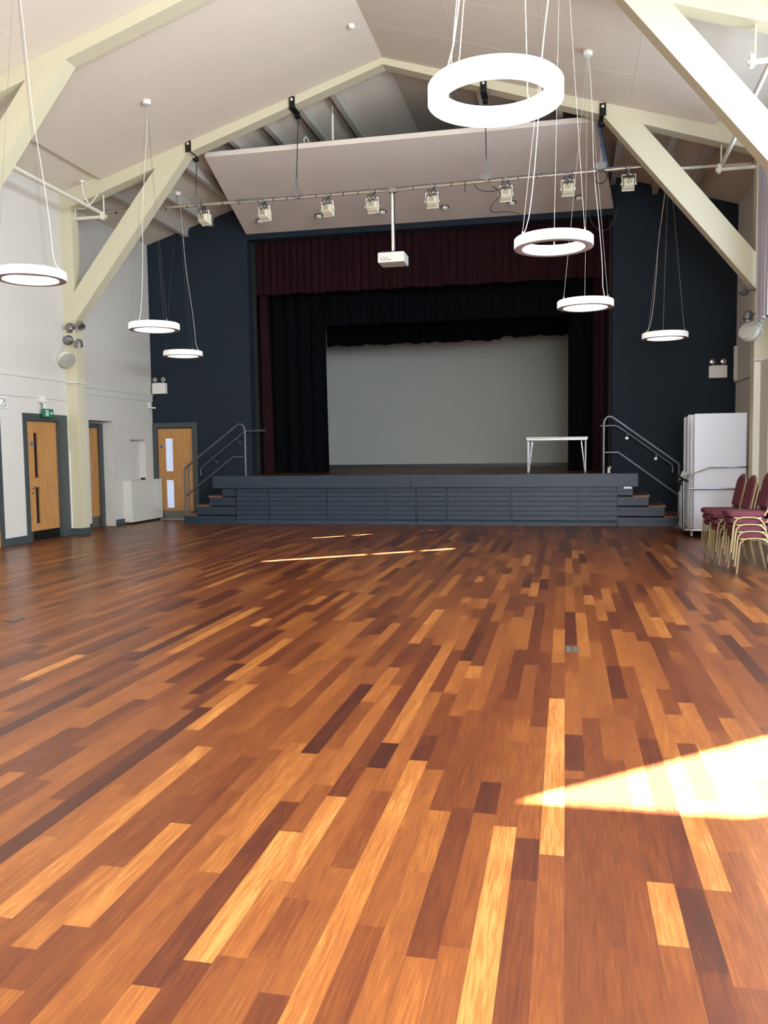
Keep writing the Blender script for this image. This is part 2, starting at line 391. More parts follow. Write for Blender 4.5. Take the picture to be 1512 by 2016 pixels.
# end wall behind the camera, with a high window that lets the sun in and an unseen window added for rear fill light
endw = wall_y(YE - .04, YE, XL - .3, XR + .3, 0, 6.2, [(.3, 2.7, 1.4, 3.4), (-6.12, -3.5, 4.27, 5.75)])
endw.prism([(XL - .3, 6.2), (XC, 8.1), (XR + .3, 6.2)], 'Y', YE - .04, YE)
endw.prism([(-5.28, 4.20), (-4.6, 5.0), (-3.4, 5.15), (-3.4, 4.20)], 'Y', YE - .02, YE - .01)  # unseen filler shaped to give the sun patch its slanted edge
ew = endw.build('wall_rear', 'wall'); struct(ew)
f = wall_y(YE - .035, YE + .01, .3, 2.7, 1.4, 3.4, [(.36, 1.47, 1.46, 3.34), (1.53, 2.64, 1.46, 3.34)])
o = f.build('window_%d' % n, 'white'); struct(o)  # unseen frame added around the rear fill light

# stage gable wall (navy) with proscenium opening
PX0, PX1, PZ = -6.78, .92, 6.17
bw = wall_y(YB, YB + .28, XL2 - .1, XR2 + .1, 0, 6.1, [(PX0, PX1, 0.6, 6.1), (-9.10, -8.17, 0, 2.09)])
bw.box(-9.4, -7.9, YB + .28, YB + .33, 0, 2.4)  # unseen backing added behind door_3 to block leaking daylight
bw.prism([(XL2 - .1, 6.1), (XC, 8.0), (XR2 + .1, 6.1)], 'Y', YB, YB + .28)
wb = bw.build('wall_stage_front', 'navy'); struct(wb)
MB().box(PX0, PX0 + .06, YB + .28, YB + .36, 1, 6.1).box(PX1 - .06, PX1, YB + .28, YB + .36, 1, 6.1).build('opening_edge', 'black', wb)
# stage box
st = MB().box(-8.2, -8.1, YB + .28, YK, 0, 6.9).box(2.2, 2.3, YB + .28, YK, 0, 6.9).box(-8.2, 2.3, YB + .28, YK + .3, 6.8, 6.95)
o = st.build('wall_stage_sides', 'black'); struct(o)
o = box(-8.2, 2.3, YK, YK + .2, 0, 6.9).build('wall_stage_back', 'stagewhite'); struct(o)
o['label'] = 'pale grey painted wall at the back of the stage'
o = box(-8.1, 2.2, YK - .03, YK, 1.0, 1.10).build('baseboard_stage', 'dgrey'); struct(o)

# ------------------------------------------------------------------ ceiling
def slab(side, d0, d1, z0, th, y0, y1, mb):
    xa = XC + side * d0; xb = XC + side * d1
    return mb.prism([(xa, z0 - .3 * d0), (xb, z0 - .3 * d1), (xb, z0 - .3 * d1 + th), (xa, z0 - .3 * d0 + th)], 'Y', y0, y1)
deck = MB()
for s in (-1, 1): slab(s, 0, 6.6, 8.0, .25, YE - .3, YB + .3, deck)
ce = deck.build('ceiling', 'ceil'); struct(ce)
pan = MB()
for s in (-1, 1): slab(s, 0, 5.17, 7.93, .065, YE, YF, pan)
pan.build('ceiling_panel', 'ceil', ce)
# fine seams of the ceiling boards
se = MB()
for s in (-1, 1):
    for d in (1.3, 2.6, 3.9):
        for y0, y1 in ((YE, 2.9), (3.2, 6.6), (6.9, 10.4), (10.65, YF)):
            slab(s, d, d + .012, 7.928, .004, y0, y1, se)
    for y in (1.8, 4.2, 5.4, 7.8, 9.0, 11.7, 12.9):
        slab(s, .1, 5.1, 7.928, .004, y, y + .01, se)
se.build('ceiling_seam', 'ceil', ce)
# purlins of the last bay
pu = [-3.9, -4.5, -5.15, -5.8, -6.8, -7.6, -8.2]
for x in pu + [2 * XC - v for v in pu]:
    zt = roof(x, 8.02); s = .3 if x < XC else -.3; h = .19
    MB().prism([(x - .07, zt - .07 * s), (x + .07, zt + .07 * s), (x + .07, zt + .07 * s - .06), (x + .05, zt - .07), (x + .05, zt - h), (x - .05, zt - h), (x - .05, zt - .07), (x - .07, zt - .07 * s - .06)], 'Y', YF + .2, YB + .02).build('purlin', 'purlin', ce)

# ------------------------------------------------------------------ portal frames
def frame(y, label):
    t = thing('portal_frame', label, 'roof frame', (0, 0, 0))
    for s in (-1, 1):
        X = lambda d: XC + s * d
        MB().prism([(X(0), 8.02), (X(6.23), 6.151), (X(6.23), 5.81), (X(0), 7.825)], 'Y', y, y + .25).build('rafter', 'cream', t)
        MB().prism([(X(3.42), 6.80), (X(5.79), 3.90), (X(6.05), 3.62), (X(6.05), 4.12), (X(4.08), 6.54), (X(3.95), 6.68)], 'Y', y + .003, y + .247).build('brace', 'cream', t)
        x0, x1 = sorted((X(5.79), X(6.25))); MB().box(x0, x1, y + .006, y + .244, 0, 6.0).build('post', 'cream', t, bevel=.004)
    return t
fr1 = frame(YF, 'far cream portal frame, nearest the stage, spanning the whole hall')
fr2 = frame(10.4, 'near cream portal frame whose braces cross the top corners of the view')
for p in fr1.children:
    pass

# ------------------------------------------------------------------ rails and trims on the walls
def trim(n, x0, x1, y0, y1, z0, z1, m='wall'):
    o = box(x0, x1, y0, y1, z0, z1).build('trim_%d' % n, m, bevel=.004); struct(o); return o
trim(1, XL, XL + .035, 2, YF, 2.815, 2.85)
trim(2, XL2, XL2 + .035, YF + .25, YB, 2.79, 2.83)
trim(3, XL2, XL2 + .02, YF + .25, YB, 2.66, 2.79)
trim(4, XL, XL + .02, 2, YF, 2.48, 2.815)
trim(5, XR - .035, XR, 2, YF, 2.79, 2.84)
trim(6, XR2 - .035, XR2, YF + .25, YB, 2.72, 2.77)
trim(7, XL, -8.72, YF - .03, YF + .27, 2.79, 2.83)
trim(8, 2.83, XR, YF - .03, YF + .27, 2.79, 2.83)
def base(n, *a):
    o = box(*a).build('baseboard_%s' % n, 'dgrey', bevel=.004); struct(o)
base('left_near', XL, XL + .02, 12.14, 12.72, 0, .13)
base('left_post', -9.0, -8.73, YF - .02, YF + .27, 0, .13)
base('left_alcove', XL2, XL2 + .02, YF + .27, 15.05, 0, .13)
base('left_corner', XL2, XL2 + .02, 15.95, YB, 0, .13)
base('right', XR - .02, XR, 10.2, YF, 0, .13)
base('right_alcove', XR2 - .02, XR2, YF + .25, YB, 0, .13)
# small conduits of the corners
trim(9, XR2 - .06, XR2, 17.55, 17.62, 2.77, 3.42, 'white')
trim(10, XL2, XL2 + .05, 17.5, 17.55, 2.5, 2.64, 'white')
trim(11, XL2, XL2 + .16, 17.52, 17.56, 2.5, 2.53, 'white')
trim(12, XR2 - .02, XR2, 15.9, 15.92, .9, 3.3, 'white')
# floor trunking up the left post
trim(13, -8.97, -8.935, YF - .03, YF, .13, 1.55, 'white')

# ------------------------------------------------------------------ doors
def lever(parent, loc, m='chrome', axis='X', flip=1):
    x, y, z = loc; mb = MB()
    if axis == 'X':
        mb.cyl((x, y, z), (x + .015, y, z), .026).tube([(x, y, z), (x + .05, y, z), (x + .05, y + .12 * flip, z)], .01)
        mb.cyl((x, y, z - .09), (x + .012, y, z - .09), .022)
    else:
        mb.cyl((x, y, z), (x, y - .015, z), .026).tube([(x, y, z), (x, y - .05, z), (x + .12 * flip, y - .05, z)], .01)
        mb.cyl((x, y, z - .09), (x, y - .012, z - .09), .022)
    return mb.build('door_handle', m, parent, smooth=True)
# door_1 left wall
d1 = wall_x(XL - .10, XL + .015, 12.72, 14.02, 0, 2.21, [(12.83, 13.78, 0, 2.09)]).build('door_1', 'dgrey', bevel=.004); struct(d1)
leafx = XL - .07
lf = wall_x(leafx - .045, leafx, 12.84, 13.78, .17, 2.08, [(13.10, 13.22, 1.10, 1.88), (13.10, 13.22, .30, .92)]).build('door_leaf', 'oak', d1)
MB().box(leafx - .03, leafx - .02, 13.10, 13.22, 1.10, 1.88).box(leafx - .03, leafx - .02, 13.10, 13.22, .30, .92).build('vision_panel', 'glassdark', lf)
b_ = MB()
for z0, z1 in ((1.10, 1.88), (.30, .92)):
    for y in (13.09, 13.22): b_.box(leafx, leafx + .008, y, y + .012, z0 - .012, z1 + .012)
    for z in (z0 - .012, z1): b_.box(leafx, leafx + .008, 13.09, 13.232, z, z + .012)
b_.build('glazing_bead', 'oak', lf)
box(leafx - .045, leafx + .002, 12.84, 13.78, .0, .17).build('kick_plate', 'blackmetal', d1)
box(leafx - .045, leafx + .004, 12.96, 12.99, .0, .17).build('floor_bolt', 'kick', d1)
box(leafx - .06, leafx - .046, 13.74, 13.88, 0, 2.1).build('frame_reveal', 'dgrey', d1)
lever(d1, (leafx, 13.02, .93))
for y in (12.92, 13.05):
    MB().lathe([(0, .004), (.038, .004), (.038, 0)], (leafx, y, 1.69), (1, 0, 0), 20).build('fire_door_sign', 'blue', d1)
# door_2 in the recess
d2 = wall_x(XL2 - .34, XL2 - .24, 15.05, 15.93, 0, 2.12, [(15.12, 15.82, 0, 2.03)]).build('door_2', 'dgrey'); struct(d2)
MB().box(XL2 - .34, XL2 - .02, 15.05, 15.12, 2.06, 2.165).build('head', 'dgrey', d2)
box(XL2 - .24, XL2 - .20, 15.78, 15.90, 0, 2.12).build('jamb', 'dgrey', d2)
box(XL2 - .32, XL2 - .27, 15.12, 15.82, .22, 2.03).build('door_leaf', 'oak', d2)
box(XL2 - .32, XL2 - .268, 15.12, 15.82, 0, .22).build('kick_plate', 'kick', d2)
box(XL2 - .27, XL2 - .262, 15.30, 15.46, 1.66, 1.70).build('name_plate', 'kick', d2)
# door_3 in the navy wall
d3 = wall_y(YB - .03, YB + .1, -9.15, -8.07, 0, 2.18, [(-9.05, -8.19, 0, 2.07)]).build('door_3', 'dgrey', bevel=.004); struct(d3)
lf = wall_y(YB + .02, YB + .065, -9.04, -8.2, .20, 2.05, [(-8.86, -8.68, 1.09, 1.83), (-8.86, -8.68, .26, .89)]).build('door_leaf', 'oak', d3)
for z0, z1 in ((1.09, 1.83), (.26, .89)):
    box(-8.86, -8.68, YB + .035, YB + .045, z0, z1).build('vision_panel', 'room_glow', lf)
    b_ = MB()
    for x in (-8.875, -8.68): b_.box(x, x + .015, YB + .01, YB + .02, z0 - .015, z1 + .015)
    for z in (z0 - .015, z1): b_.box(-8.875, -8.665, YB + .01, YB + .02, z, z + .015)
    b_.build('glazing_bead', 'oak', lf)
MB().box(-9.04, -8.2, YB + .015, YB + .065, .0, .20).build('kick_plate', 'kick', d3)
lever(d3, (-9.0, YB + .02, .93), axis='Y')
MB().lathe([(0, .004), (.036, .004), (.036, 0)], (-8.96, YB + .02, 1.65), (0, -1, 0), 20).build('fire_door_sign', 'blue', d3)
# door_4 frame, mostly outside the left edge
d4 = wall_x(XL - .10, XL + .015, 11.0, 12.13, 0, 2.21, [(11.11, 12.02, 0, 2.09)]).build('door_4', 'dgrey'); struct(d4)
box(XL - .001, XL + .004, 11.11, 12.02, 0, 2.09).build('door_leaf', 'oak', d4)

# ------------------------------------------------------------------ wall things on the left
# green running-man exit sign on a bracket
t = thing('exit_sign', 'green illuminated fire exit sign hanging over the left double-slot door', 'sign', (-8.84, 13.3, 2.15))
MB().box(-.055, .0, -.13, .13, 0, .145).build('sign_box', 'green', t, bevel=.006)
MB().box(-.04, -.015, -.1, -.05, .145, .26).box(-.13, -.015, -.11, -.04, .25, .27).build('bracket', 'white', t)
MB().prism([(-.16, .27), (.06, .27), (-.02, .36), (-.09, .36)], 'X', -.128, -.06).build('canopy', 'white', t)
pg = MB()
pg.box(0, .004, -.105, -.02, .02, .03).box(0, .004, -.105, -.095, .02, .125).box(0, .004, -.03, -.02, .02, .125).box(0, .004, -.105, -.02, .115, .125)   # doorway outline
pg.prism([(-.075, .06), (-.055, .055), (-.045, .095), (-.062, .1)], 'X', .0, .004).prism([(-.07, .062), (-.09, .035), (-.082, .03), (-.06, .055)], 'X', 0, .004).prism([(-.06, .06), (-.045, .035), (-.038, .04), (-.05, .065)], 'X', 0, .004)
pg.lathe([(0, .004), (.008, .004), (.008, 0)], (0, -.05, .108), (1, 0, 0), 12)
pg.prism([(.02, .072), (.06, .072), (.06, .1), (.1, .0725), (.06, .045), (.06, .062), (.02, .062)], 'X', 0, .004)
pg.build('pictogram', 'sign', t)
# white arrow sign
t = thing('arrow_sign', 'white square notice with black rounded border and upward arrow at left edge', 'sign', (XL + .022, 12.20, 2.27))
box(0, .01, -.12, .10, 0, .17).build('sign_board', 'sign', t)
pr = MB(); ring = []
def rr(y0, y1, z0, z1, r):
    out = []
    for cy, cz, a in ((y1 - r, z1 - r, 0), (y0 + r, z1 - r, 90), (y0 + r, z0 + r, 180), (y1 - r, z0 + r, 270)):
        for k in range(5):
            tt = math.radians(a + k * 22.5); out.append((cy + r * math.cos(tt), cz + r * math.sin(tt)))
    return out
A = rr(-.10, .08, .02, .15, .03); B = rr(-.09, .07, .03, .14, .022); n_ = len(A)
pr.add([(.012, a, b) for a, b in A] + [(.012, a, b) for a, b in B], [(i, (i + 1) % n_, n_ + (i + 1) % n_, n_ + i) for i in range(n_)])
pr.box(.010, .012, .025, .035, .045, .11).prism([(.005, .1), (.03, .13), (.055, .1), (.03, .112)], 'X', .010, .012).prism([(-.035, .045), (-.005, .075), (-.012, .082), (-.042, .052)], 'X', .010, .012)
pr.build('print', 'ink', t)
o = box(XL, XL + .012, 12.08, 12.15, 1.56, 1.70).build('light_switch', 'white', bevel=.003); tag(o, 'white switch plate on left wall beside the frame edge', 'switch')
# low cabinet under the niche
t = thing('radiator_cabinet', 'pale low box cabinet against left wall under the niche', 'cabinet', (XL2, 16.28, 0))
box(0.001, .20, 0, 1.38, .045, .90).build('body', 'cabinet', t, bevel=.006)
box(0.001, .21, -.005, 1.385, .895, .925).build('top', 'cabinet', t, bevel=.004)
box(0.001, .15, .04, 1.34, 0, .05).build('shadow_gap', 'black', t)  # black block stands in for the shadow gap under the cabinet
o = MB().lathe([(0, .05), (.04, .045), (.055, .02), (.05, 0), (0, 0)], (-9.06, 17.0, .925), (0, 0, 1), 14).build('door_wedge', 'cableblack', smooth=True); tag(o, 'small black rounded object lying on the pale cabinet', 'object')

def wall_spot(name, y, x, z, side, head, label, grp=None):
    t = thing(name, label, 'spotlight', (x, y, z), 0, grp)
    MB().lathe([(0, .07), (.03, .068), (.075, .04), (.085, .02), (.085, 0), (0, 0)], (0, 0, 0), (0.25 * -side, -1, 0), 24).build('wall_plate', 'silver', t, smooth=True)
    MB().lathe([(.087, .016), (.09, .01), (.09, -.012), (.06, -.02)], (0, 0, 0), (0.25 * -side, -1, 0), 24).build('gasket', 'blackmetal', t, smooth=True)
    hx, hz, ax = head
    hp = Vector((hx * .75, -.10, hz * .8))
    MB().tube([(0, -.05, 0), (hx * .4, -.09, hz * .3), tuple(hp)], .014).build('arm', 'silver', t, smooth=True)
    a = Vector(ax).normalized()
    MB().lathe([(0, -.07), (.035, -.066), (.06, -.03), (.068, .03), (.07, .075), (.064, .075), (.058, .05), (0, .045)], Vector((hx, -.10, hz)), a, 24).build('lamp_head', 'silver', t, smooth=True)
wall_spot('wall_spotlight', YF - .005, -8.84, 3.80, -1, (.27, .03, (.5, -.3, -.55)), 'upper silver adjustable spotlight on the left cream post')
wall_spot('wall_spotlight', YF - .005, -8.88, 3.58, -1, (.27, -.07, (.05, -.1, -1)), 'lower silver adjustable spotlight on the left cream post')
wall_spot('wall_spotlight', YF - .005, 2.93, 3.87, 1, (-.27, -.03, (-.5, -.3, .35)), 'upper silver spotlight on the right post beside the grey curtain')
wall_spot('wall_spotlight', YF - .005, 2.95, 3.52, 1, (-.22, -.04, (-.2, -.2, -1)), 'lower silver spotlight on the right post above the round speaker')

def globe_speaker(x, y, z, ax, label, side):
    t = thing('wall_speaker', label, 'speaker', (x, y, z))
    a = Vector(ax).normalized()
    prof = [(0, -.15)] + [(.155 * math.sin(math.radians(k)), -.155 * math.cos(math.radians(k))) for k in range(15, 91, 15)] + [(.155, .02), (.150, .05)]
    MB().lathe(prof, (0, 0, 0), a, 28).build('speaker_shell', 'white', t, smooth=True)
    MB().lathe([(.149, .045), (.145, .06), (.10, .068), (0, .07)], (0, 0, 0), a, 28).build('grille', M_grille, t, smooth=True)
    MB().tube([(0, 0, .12), (-.06 * side, .05, .16), (-.16 * side, .08, .12), (-.20 * side, .09, .0)], .014).build('bracket', 'white', t, smooth=True)
M_grille = mat('speaker_grille_grey', (168, 168, 158), .6, noise=.05, bump=.3, bscale=300)
globe_speaker(-8.86, YF - .14, 3.22, (.75, -.35, -.55), 'white globe speaker with grey grille on the left wall post', 1)
globe_speaker(2.74, YF - .14, 3.22, (-.25, -.3, .2), 'white globe speaker on the right wall post below the curtain', -1)
trim(15, 2.935, XR, 13.5, YF - .005, 0, 2.78, 'wall')
trim(16, 2.838, 2.937, YF - .02, YF + .004, .13, 2.78, 'white')  # white cover added to imitate pale window light on the lower post
trim(14, -8.97, -8.74, YF - .02, YF, 3.73, 3.76, 'white')

# high rails: tubes along both walls on short cross tubes
def rail_cross(xa, xb, y, z, rods, label, grp):
    t = thing('hanging_cross_tube', label, 'tube', (xa, y, z), 0, grp)
    MB().cyl((0, 0, 0), (xb - xa, 0, 0), .03).build('cross_tube', 'whitetube', t, smooth=True)
    for r in rods:
        MB().cyl((r - xa, 0, 0), (r - xa, 0, roof(r, 7.86, .323) - z), .014, 10).build('rod', 'whitetube', t, smooth=True)
    MB().box((rods[1] if xa < XC else rods[0]) - xa - .06, (rods[1] if xa < XC else rods[0]) - xa + .0, -.045, .045, -.06, .08).build('clamp', 'whitetube', t, bevel=.01)
rail_cross(-8.84, -8.10, 14.175, 5.77, (-8.72, -8.15), 'short white cross tube hung by rods near the left wall top', None)
rail_cross(2.26, 2.98, 14.175, 5.75, (2.34, 2.90), 'short white cross tube hung by rods near right wall, far one', None)
rail_cross(2.0, 2.72, 10.525, 5.81, (2.08, 2.66), 'short white cross tube under the near frame at right edge', None)
o = MB().cyl((-8.05, 5.0, 5.845), (-8.22, 14.25, 5.845), .032).build('rail_tube', 'whitetube', smooth=True); tag(o, 'long white rail tube running along the left wall under the ceiling', 'tube')
o = MB().cyl((2.12, 5.0, 5.845), (2.36, 14.25, 5.83), .032).build('rail_tube', 'whitetube', smooth=True); tag(o, 'long white rail tube running along the right wall under the ceiling', 'tube')
o = MB().cyl((1.80, 14.62, 5.95), (XR2 - .005, 14.62, 5.93), .024).build('rail_tube', 'whitetube', smooth=True); tag(o, 'short white tube behind the right brace continuing the lighting bar', 'tube')
o = MB().cyl((XL2 + .005, 14.62, 5.90), (-8.45, 14.62, 5.92), .024).build('rail_tube', 'alu', smooth=True); tag(o, 'short tube behind the left post continuing the lighting bar', 'tube')
o = MB().tube(smooth_path([(-8.34, 13.8, 6.29), (-8.33, 13.8, 6.1), (-8.28, 13.85, 5.95), (-8.24, 13.9, 5.88)]), .012).build('flex_cable', 'cablewhite', smooth=True); tag(o, 'white cable curving from ceiling rose down to the left rail tube', 'cable')
o = MB().lathe([(0, 0), (.05, 0), (.05, .03), (0, .03)], (-8.34, 13.8, 6.27), (0, 0, 1), 16).build('ceiling_rose', 'white'); tag(o, 'small white ceiling rose above the left rail tube', 'rose')
o = MB().tube(smooth_path([(-8.16, 14.1, 6.18), (-8.22, 14.05, 6.1), (-8.3, 14.0, 5.95), (-8.38, 13.95, 5.86), (-8.5, 13.9, 5.86)]), .010).build('flex_cable', 'cablewhite', smooth=True); tag(o, 'white cable looping from left rod to the cross tube', 'cable')

# window curtain at the right edge
def wavy(n, a, b, amp, per, ph=0):
    return [(a + (b - a) * i / n, amp * math.sin(ph + 2 * PI * (a + (b - a) * i / n) / per) + amp * .4 * math.sin(ph * 2 + 2 * PI * (a + (b - a) * i / n) / (per * .37))) for i in range(n + 1)]
W = wavy(40, 13.22, 13.92, .035, .17)
o = MB().sheet([(2.86 + d * .8, y, 5.75) for y, d in W], [(2.86 + d, y, 3.38 + .03 * math.sin(y * 9)) for y, d in W], .012, 0).build('window_curtain', 'greycurtain', smooth=True)
tag(o, 'grey drawn window curtain hanging high on the right wall', 'curtain')

# ------------------------------------------------------------------ stage
t = thing('stage', 'raised grey panelled stage with brown board floor', 'stage', (XC, YS, 0))
ox = -XC
def sb(x0, x1, y0, y1, z0, z1): return box(x0 + ox, x1 + ox, y0 - YS, y1 - YS, z0, z1)
sb(-6.75, .97, YS + .02, YB - .002, .02, .985).build('front_block', 'grey', t)
MB().box(PX0 + ox + .001, PX1 + ox - .001, YB - YS, YB + .28 - YS, .602, .985).box(-8.1 + ox, 2.2 + ox, YB + .29 - YS, YK - YS, .9, .985).build('rear_deck', 'grey', t)
# stage deck boards
DK = floor_mat('stage_board_floor', .38)
vs = []; fs = []; tn = []; uu = []
for k in range(-90, 26):
    xa, xb = k * PW, (k + 1) * PW; y = YS - .03 - random.random()
    lo = YS - .03
    while y < YK:
        nx = y + random.uniform(.5, 1.5); a2, b2 = max(y, lo), min(nx, YK)
        if xb < -6.76 or xa > .95: a2 = max(a2, YB + .29)
        if b2 - a2 > .02 and -8.1 < xa and xb < 2.2:
            if not (a2 < YB + .29 and (xa < -6.77 or xb > .91)):
                m_ = len(vs); vs += [(xa + ox, a2 - YS, 1.0), (xb + ox, a2 - YS, 1.0), (xb + ox, b2 - YS, 1.0), (xa + ox, b2 - YS, 1.0)]; fs.append((m_, m_ + 1, m_ + 2, m_ + 3)); tn.append((random.uniform(.1, .4), random.random(), random.random(), 1)); uu.append([(0, 0), (1, 0), (1, 1), (0, 1)])
        y = nx
me = bpy.data.meshes.new('deck_boards'); me.from_pydata(vs, [], fs); me.update()
ca = me.color_attributes.new('plank', 'FLOAT_COLOR', 'CORNER'); uvl = me.uv_layers.new(name='uv')
for i, p in enumerate(me.polygons):
    for j, l in enumerate(p.loop_indices): ca.data[l].color = tn[i]; uvl.data[l].uv = uu[i][j]
me.materials.append(DK); o = bpy.data.objects.new('deck_boards', me); C.objects.link(o); o.parent = t
fa = MB().box(-7.22 + ox, -3.0 + ox, -.10, -.02, .75, 1.003).box(-2.995 + ox, 1.34 + ox, -.10, -.02, .75, 1.003); fa.build('fascia', 'grey', t, bevel=.005)
# slatted front panels between posts
px = [-6.75, -6.03, -4.78, -3.53, -2.91, -2.30, -1.04, .23, .97]
for a, b in zip(px[:-1], px[1:]):
    proud = .012 if a == -3.53 else (.006 if a == -2.91 else 0)
    mb = MB()
    for i in range(7):
        z0 = .10 + i * .094; mb.box(a + .02 + ox, b - .02 + ox, -.02 - proud, .02, z0, z0 + .084)
    mb.build('slatted_panel', 'grey', t, bevel=.004)
    MB().prism([(-.05 - proud, 0), (-.05 - proud, .03), (-.035 - proud, .07), (-.015, .095), (.02, .095), (.02, 0)], 'X', a + .012 + ox, b - .012 + ox).build('kick_board', 'grey', t)
    if b < .9 and b != -2.91: box(b - .014 + ox, b + .014 + ox, -.03, .02, 0, .76).build('cover_strip', 'grey', t)
box(1.08 + ox, 1.22 + ox, -.112, -.1, .715, .75).build('bracket_plate', 'silver', t)

def steps(side):
    # side -1 left, +1 right; X of risers
    xs = {-1: [-7.92, -7.62, -7.33, -7.04, -6.752], 1: [2.12, 1.83, 1.54, 1.25, .972]}[side]
    t = thing('stage_steps', 'grey %s steps with brown wooden treads leading up to the stage' % ('left-hand' if side < 0 else 'right-hand'), 'steps', (xs[0], YS, 0))
    dx = -side
    for i in range(4):
        a, b = sorted((xs[i] - xs[0], xs[4] - xs[0]))
        box(a, b, -.02, YB - YS - .005, i * .195, (i + 1) * .195 - .03).build('riser_block', 'grey', t)
        a, b = sorted((xs[i] - xs[0] + side * .02, xs[min(i + 1, 4)] - xs[0]))
        box(a, b, -.03, YB - YS - .005, (i + 1) * .195 - .03, (i + 1) * .195).build('tread', 'red_step', t, bevel=.004)
        e = xs[i] - xs[0] + side * .02
        a, b = sorted((e, e - side * .04)); box(a, b, -.025, YB - YS - .01, (i + 1) * .195, (i + 1) * .195 + .004).build('nosing', 'nosing', t)
    g = MB(); 
    for z in [.10 + k * .094 - .006 for k in range(7)]:
        i = min(3, int(z / .195)); a, b = sorted((xs[i] - xs[0], xs[4] - xs[0])); 
        if z > i * .195 + .02 : g.box(a, b, -.026, -.02, z - .003, z + .003)
    g.build('board_joint', 'black', t)
steps(-1); steps(1)

# handrails
def outer_rail(side):
    lab = 'outer tubular handrail of the %s stage steps with mid rail' % ('left' if side < 0 else 'right')
    X0 = -7.955 if side < 0 else 2.10; X1 = -6.57 if side < 0 else .72
    t = thing('handrail', lab, 'handrail', (X0, 16.75, .195)); m = 'steelL' if side < 0 else 'steel'
    dx = X1 - X0; s = 1 if dx > 0 else -1; z = lambda v: v - .195
    top = [(0, 0, 0), (0, 0, z(1.13)), (.02 * s, 0, z(1.18)), (dx - .20 * s, 0, z(2.04))]
    top += [(dx - .13 * s, 0, z(2.085)), (dx - .06 * s, 0, z(2.075)), (dx - .015 * s, 0, z(2.02)), (dx, 0, z(1.94)), (dx, 0, z(1.0))]
    MB().tube(top, .023, 12).build('top_rail', m, t, smooth=True)
    MB().tube([(0, 0, z(.57)), (dx - .27 * s, 0, z(1.40)), (dx, 0, z(1.40))], .018, 10).build('mid_rail', m, t, smooth=True)
    if side < 0: MB().tube([(.075 * s, .02, 0), (.075 * s, .02, z(1.13)), (.1 * s, 0, z(1.22))], .014, 10).build('inner_post', m, t, smooth=True)
outer_rail(-1); outer_rail(1)
def wall_rail(side):
    m = 'steelL' if side < 0 else 'steel'
    t = thing('wall_handrail', 'handrail fixed to the navy wall above the %s stage steps' % ('left' if side < 0 else 'right'), 'handrail', (0, 17.62, 0))
    P = [(-7.98, 0, .99), (-7.98, 0, 1.13), (-7.95, 0, 1.17), (-6.96, 0, 1.92), (-6.90, 0, 1.955), (-6.43, 0, 1.97)] if side < 0 else [(2.09, 0, .98), (2.09, 0, 1.10), (2.06, 0, 1.15), (1.05, 0, 1.9), (.98, 0, 1.93), (.68, 0, 1.93)]
    MB().tube(P, .02, 12).build('rail', m, t, smooth=True)
    for x, z in ([(-7.05, 1.70), (-7.62, 1.29)] if side < 0 else [(1.21, 1.68), (1.77, 1.26)]):
        xr = x + (-.08 if side < 0 else .0)
        b = MB().lathe([(0, .008), (.03, .008), (.03, 0)], (x, .068, z), (0, -1, 0), 18); b.tube([(x, .06, z), (x, .0, z), (xr, 0, z + .12)], .009)
        b.build('bracket', 'silver' if side > 0 else m, t, smooth=True)
wall_rail(-1); wall_rail(1)

# ------------------------------------------------------------------ stage curtains
def curtain(name, x0, x1, y, z0, z1, m, label, amp=.05, per=.28, ztop=None, tilt=None, n=None, ragged=0):
    n = n or int((x1 - x0) / .035); rnd = random.Random(hash(round(x0 * 100)) % 1000)
    W = wavy(n, x0, x1, amp, per, rnd.random() * 6)
    def zb(i, x):
        z = z0(x) if callable(z0) else z0
        return z + (ragged * (.5 * math.sin(x * 7.3) + .35 * math.sin(x * 17.1) + .3 * rnd.uniform(-1, 1)) if ragged else 0)
    def bx(x): return x + (tilt * (x - x0) / (x1 - x0) if tilt else 0)
    top = [(x, y + d * .7, z1) for x, d in W]; bot = [(bx(x), y + d, zb(i, x)) for i, (x, d) in enumerate(W)]
    o = MB().sheet(top, bot, .012, 1).build(name, m, smooth=True); tag(o, label, 'curtain'); return o
curtain('pelmet_curtain', -6.75, .95, 18.08, 4.97, 6.5, 'redcurtain', 'wide dark red gathered pelmet across the top of the stage opening', .03, .16, ragged=.025)
curtain('side_curtain', -6.80, -6.63, 18.35, 1.0, 6.5, 'redcurtain', 'dark red side curtain at the left edge of the stage opening', .06, .2, tilt=.12)
curtain('side_curtain', .55, 1.1, 18.35, 1.0, 6.5, 'redcurtain', 'dark red side curtain at the right edge of the stage opening', .06, .2, tilt=.05)
curtain('leg_curtain', -6.9, -5.36, 18.75, 1.0, 6.5, 'blackcurtain', 'tall black leg curtain on the left side of the stage', .07, .30, tilt=.07)
curtain('leg_curtain', .055, 1.3, 18.75, 1.0, 6.5, 'blackcurtain', 'tall black leg curtain on the right side of the stage', .07, .30, tilt=0)
curtain('border_curtain', -7.3, 1.5, 18.95, 4.37, 6.5, 'blackcurtain', 'black border curtain hanging just behind the red pelmet', .03, .25, ragged=.008)
curtain('border_curtain', -6.10, 1.5, 21.5, lambda x: (4.22 if x < -1.6 else 4.28), 6.5, 'blackcurtain', 'black rear border with uneven hem over the pale back wall', .03, .3, ragged=.03)
curtain('leg_curtain', 0.10, 1.6, 21.2, 1.0, 6.5, 'blackcurtain', 'second black leg curtain further back on the right of the stage', .06, .3, tilt=-.12)

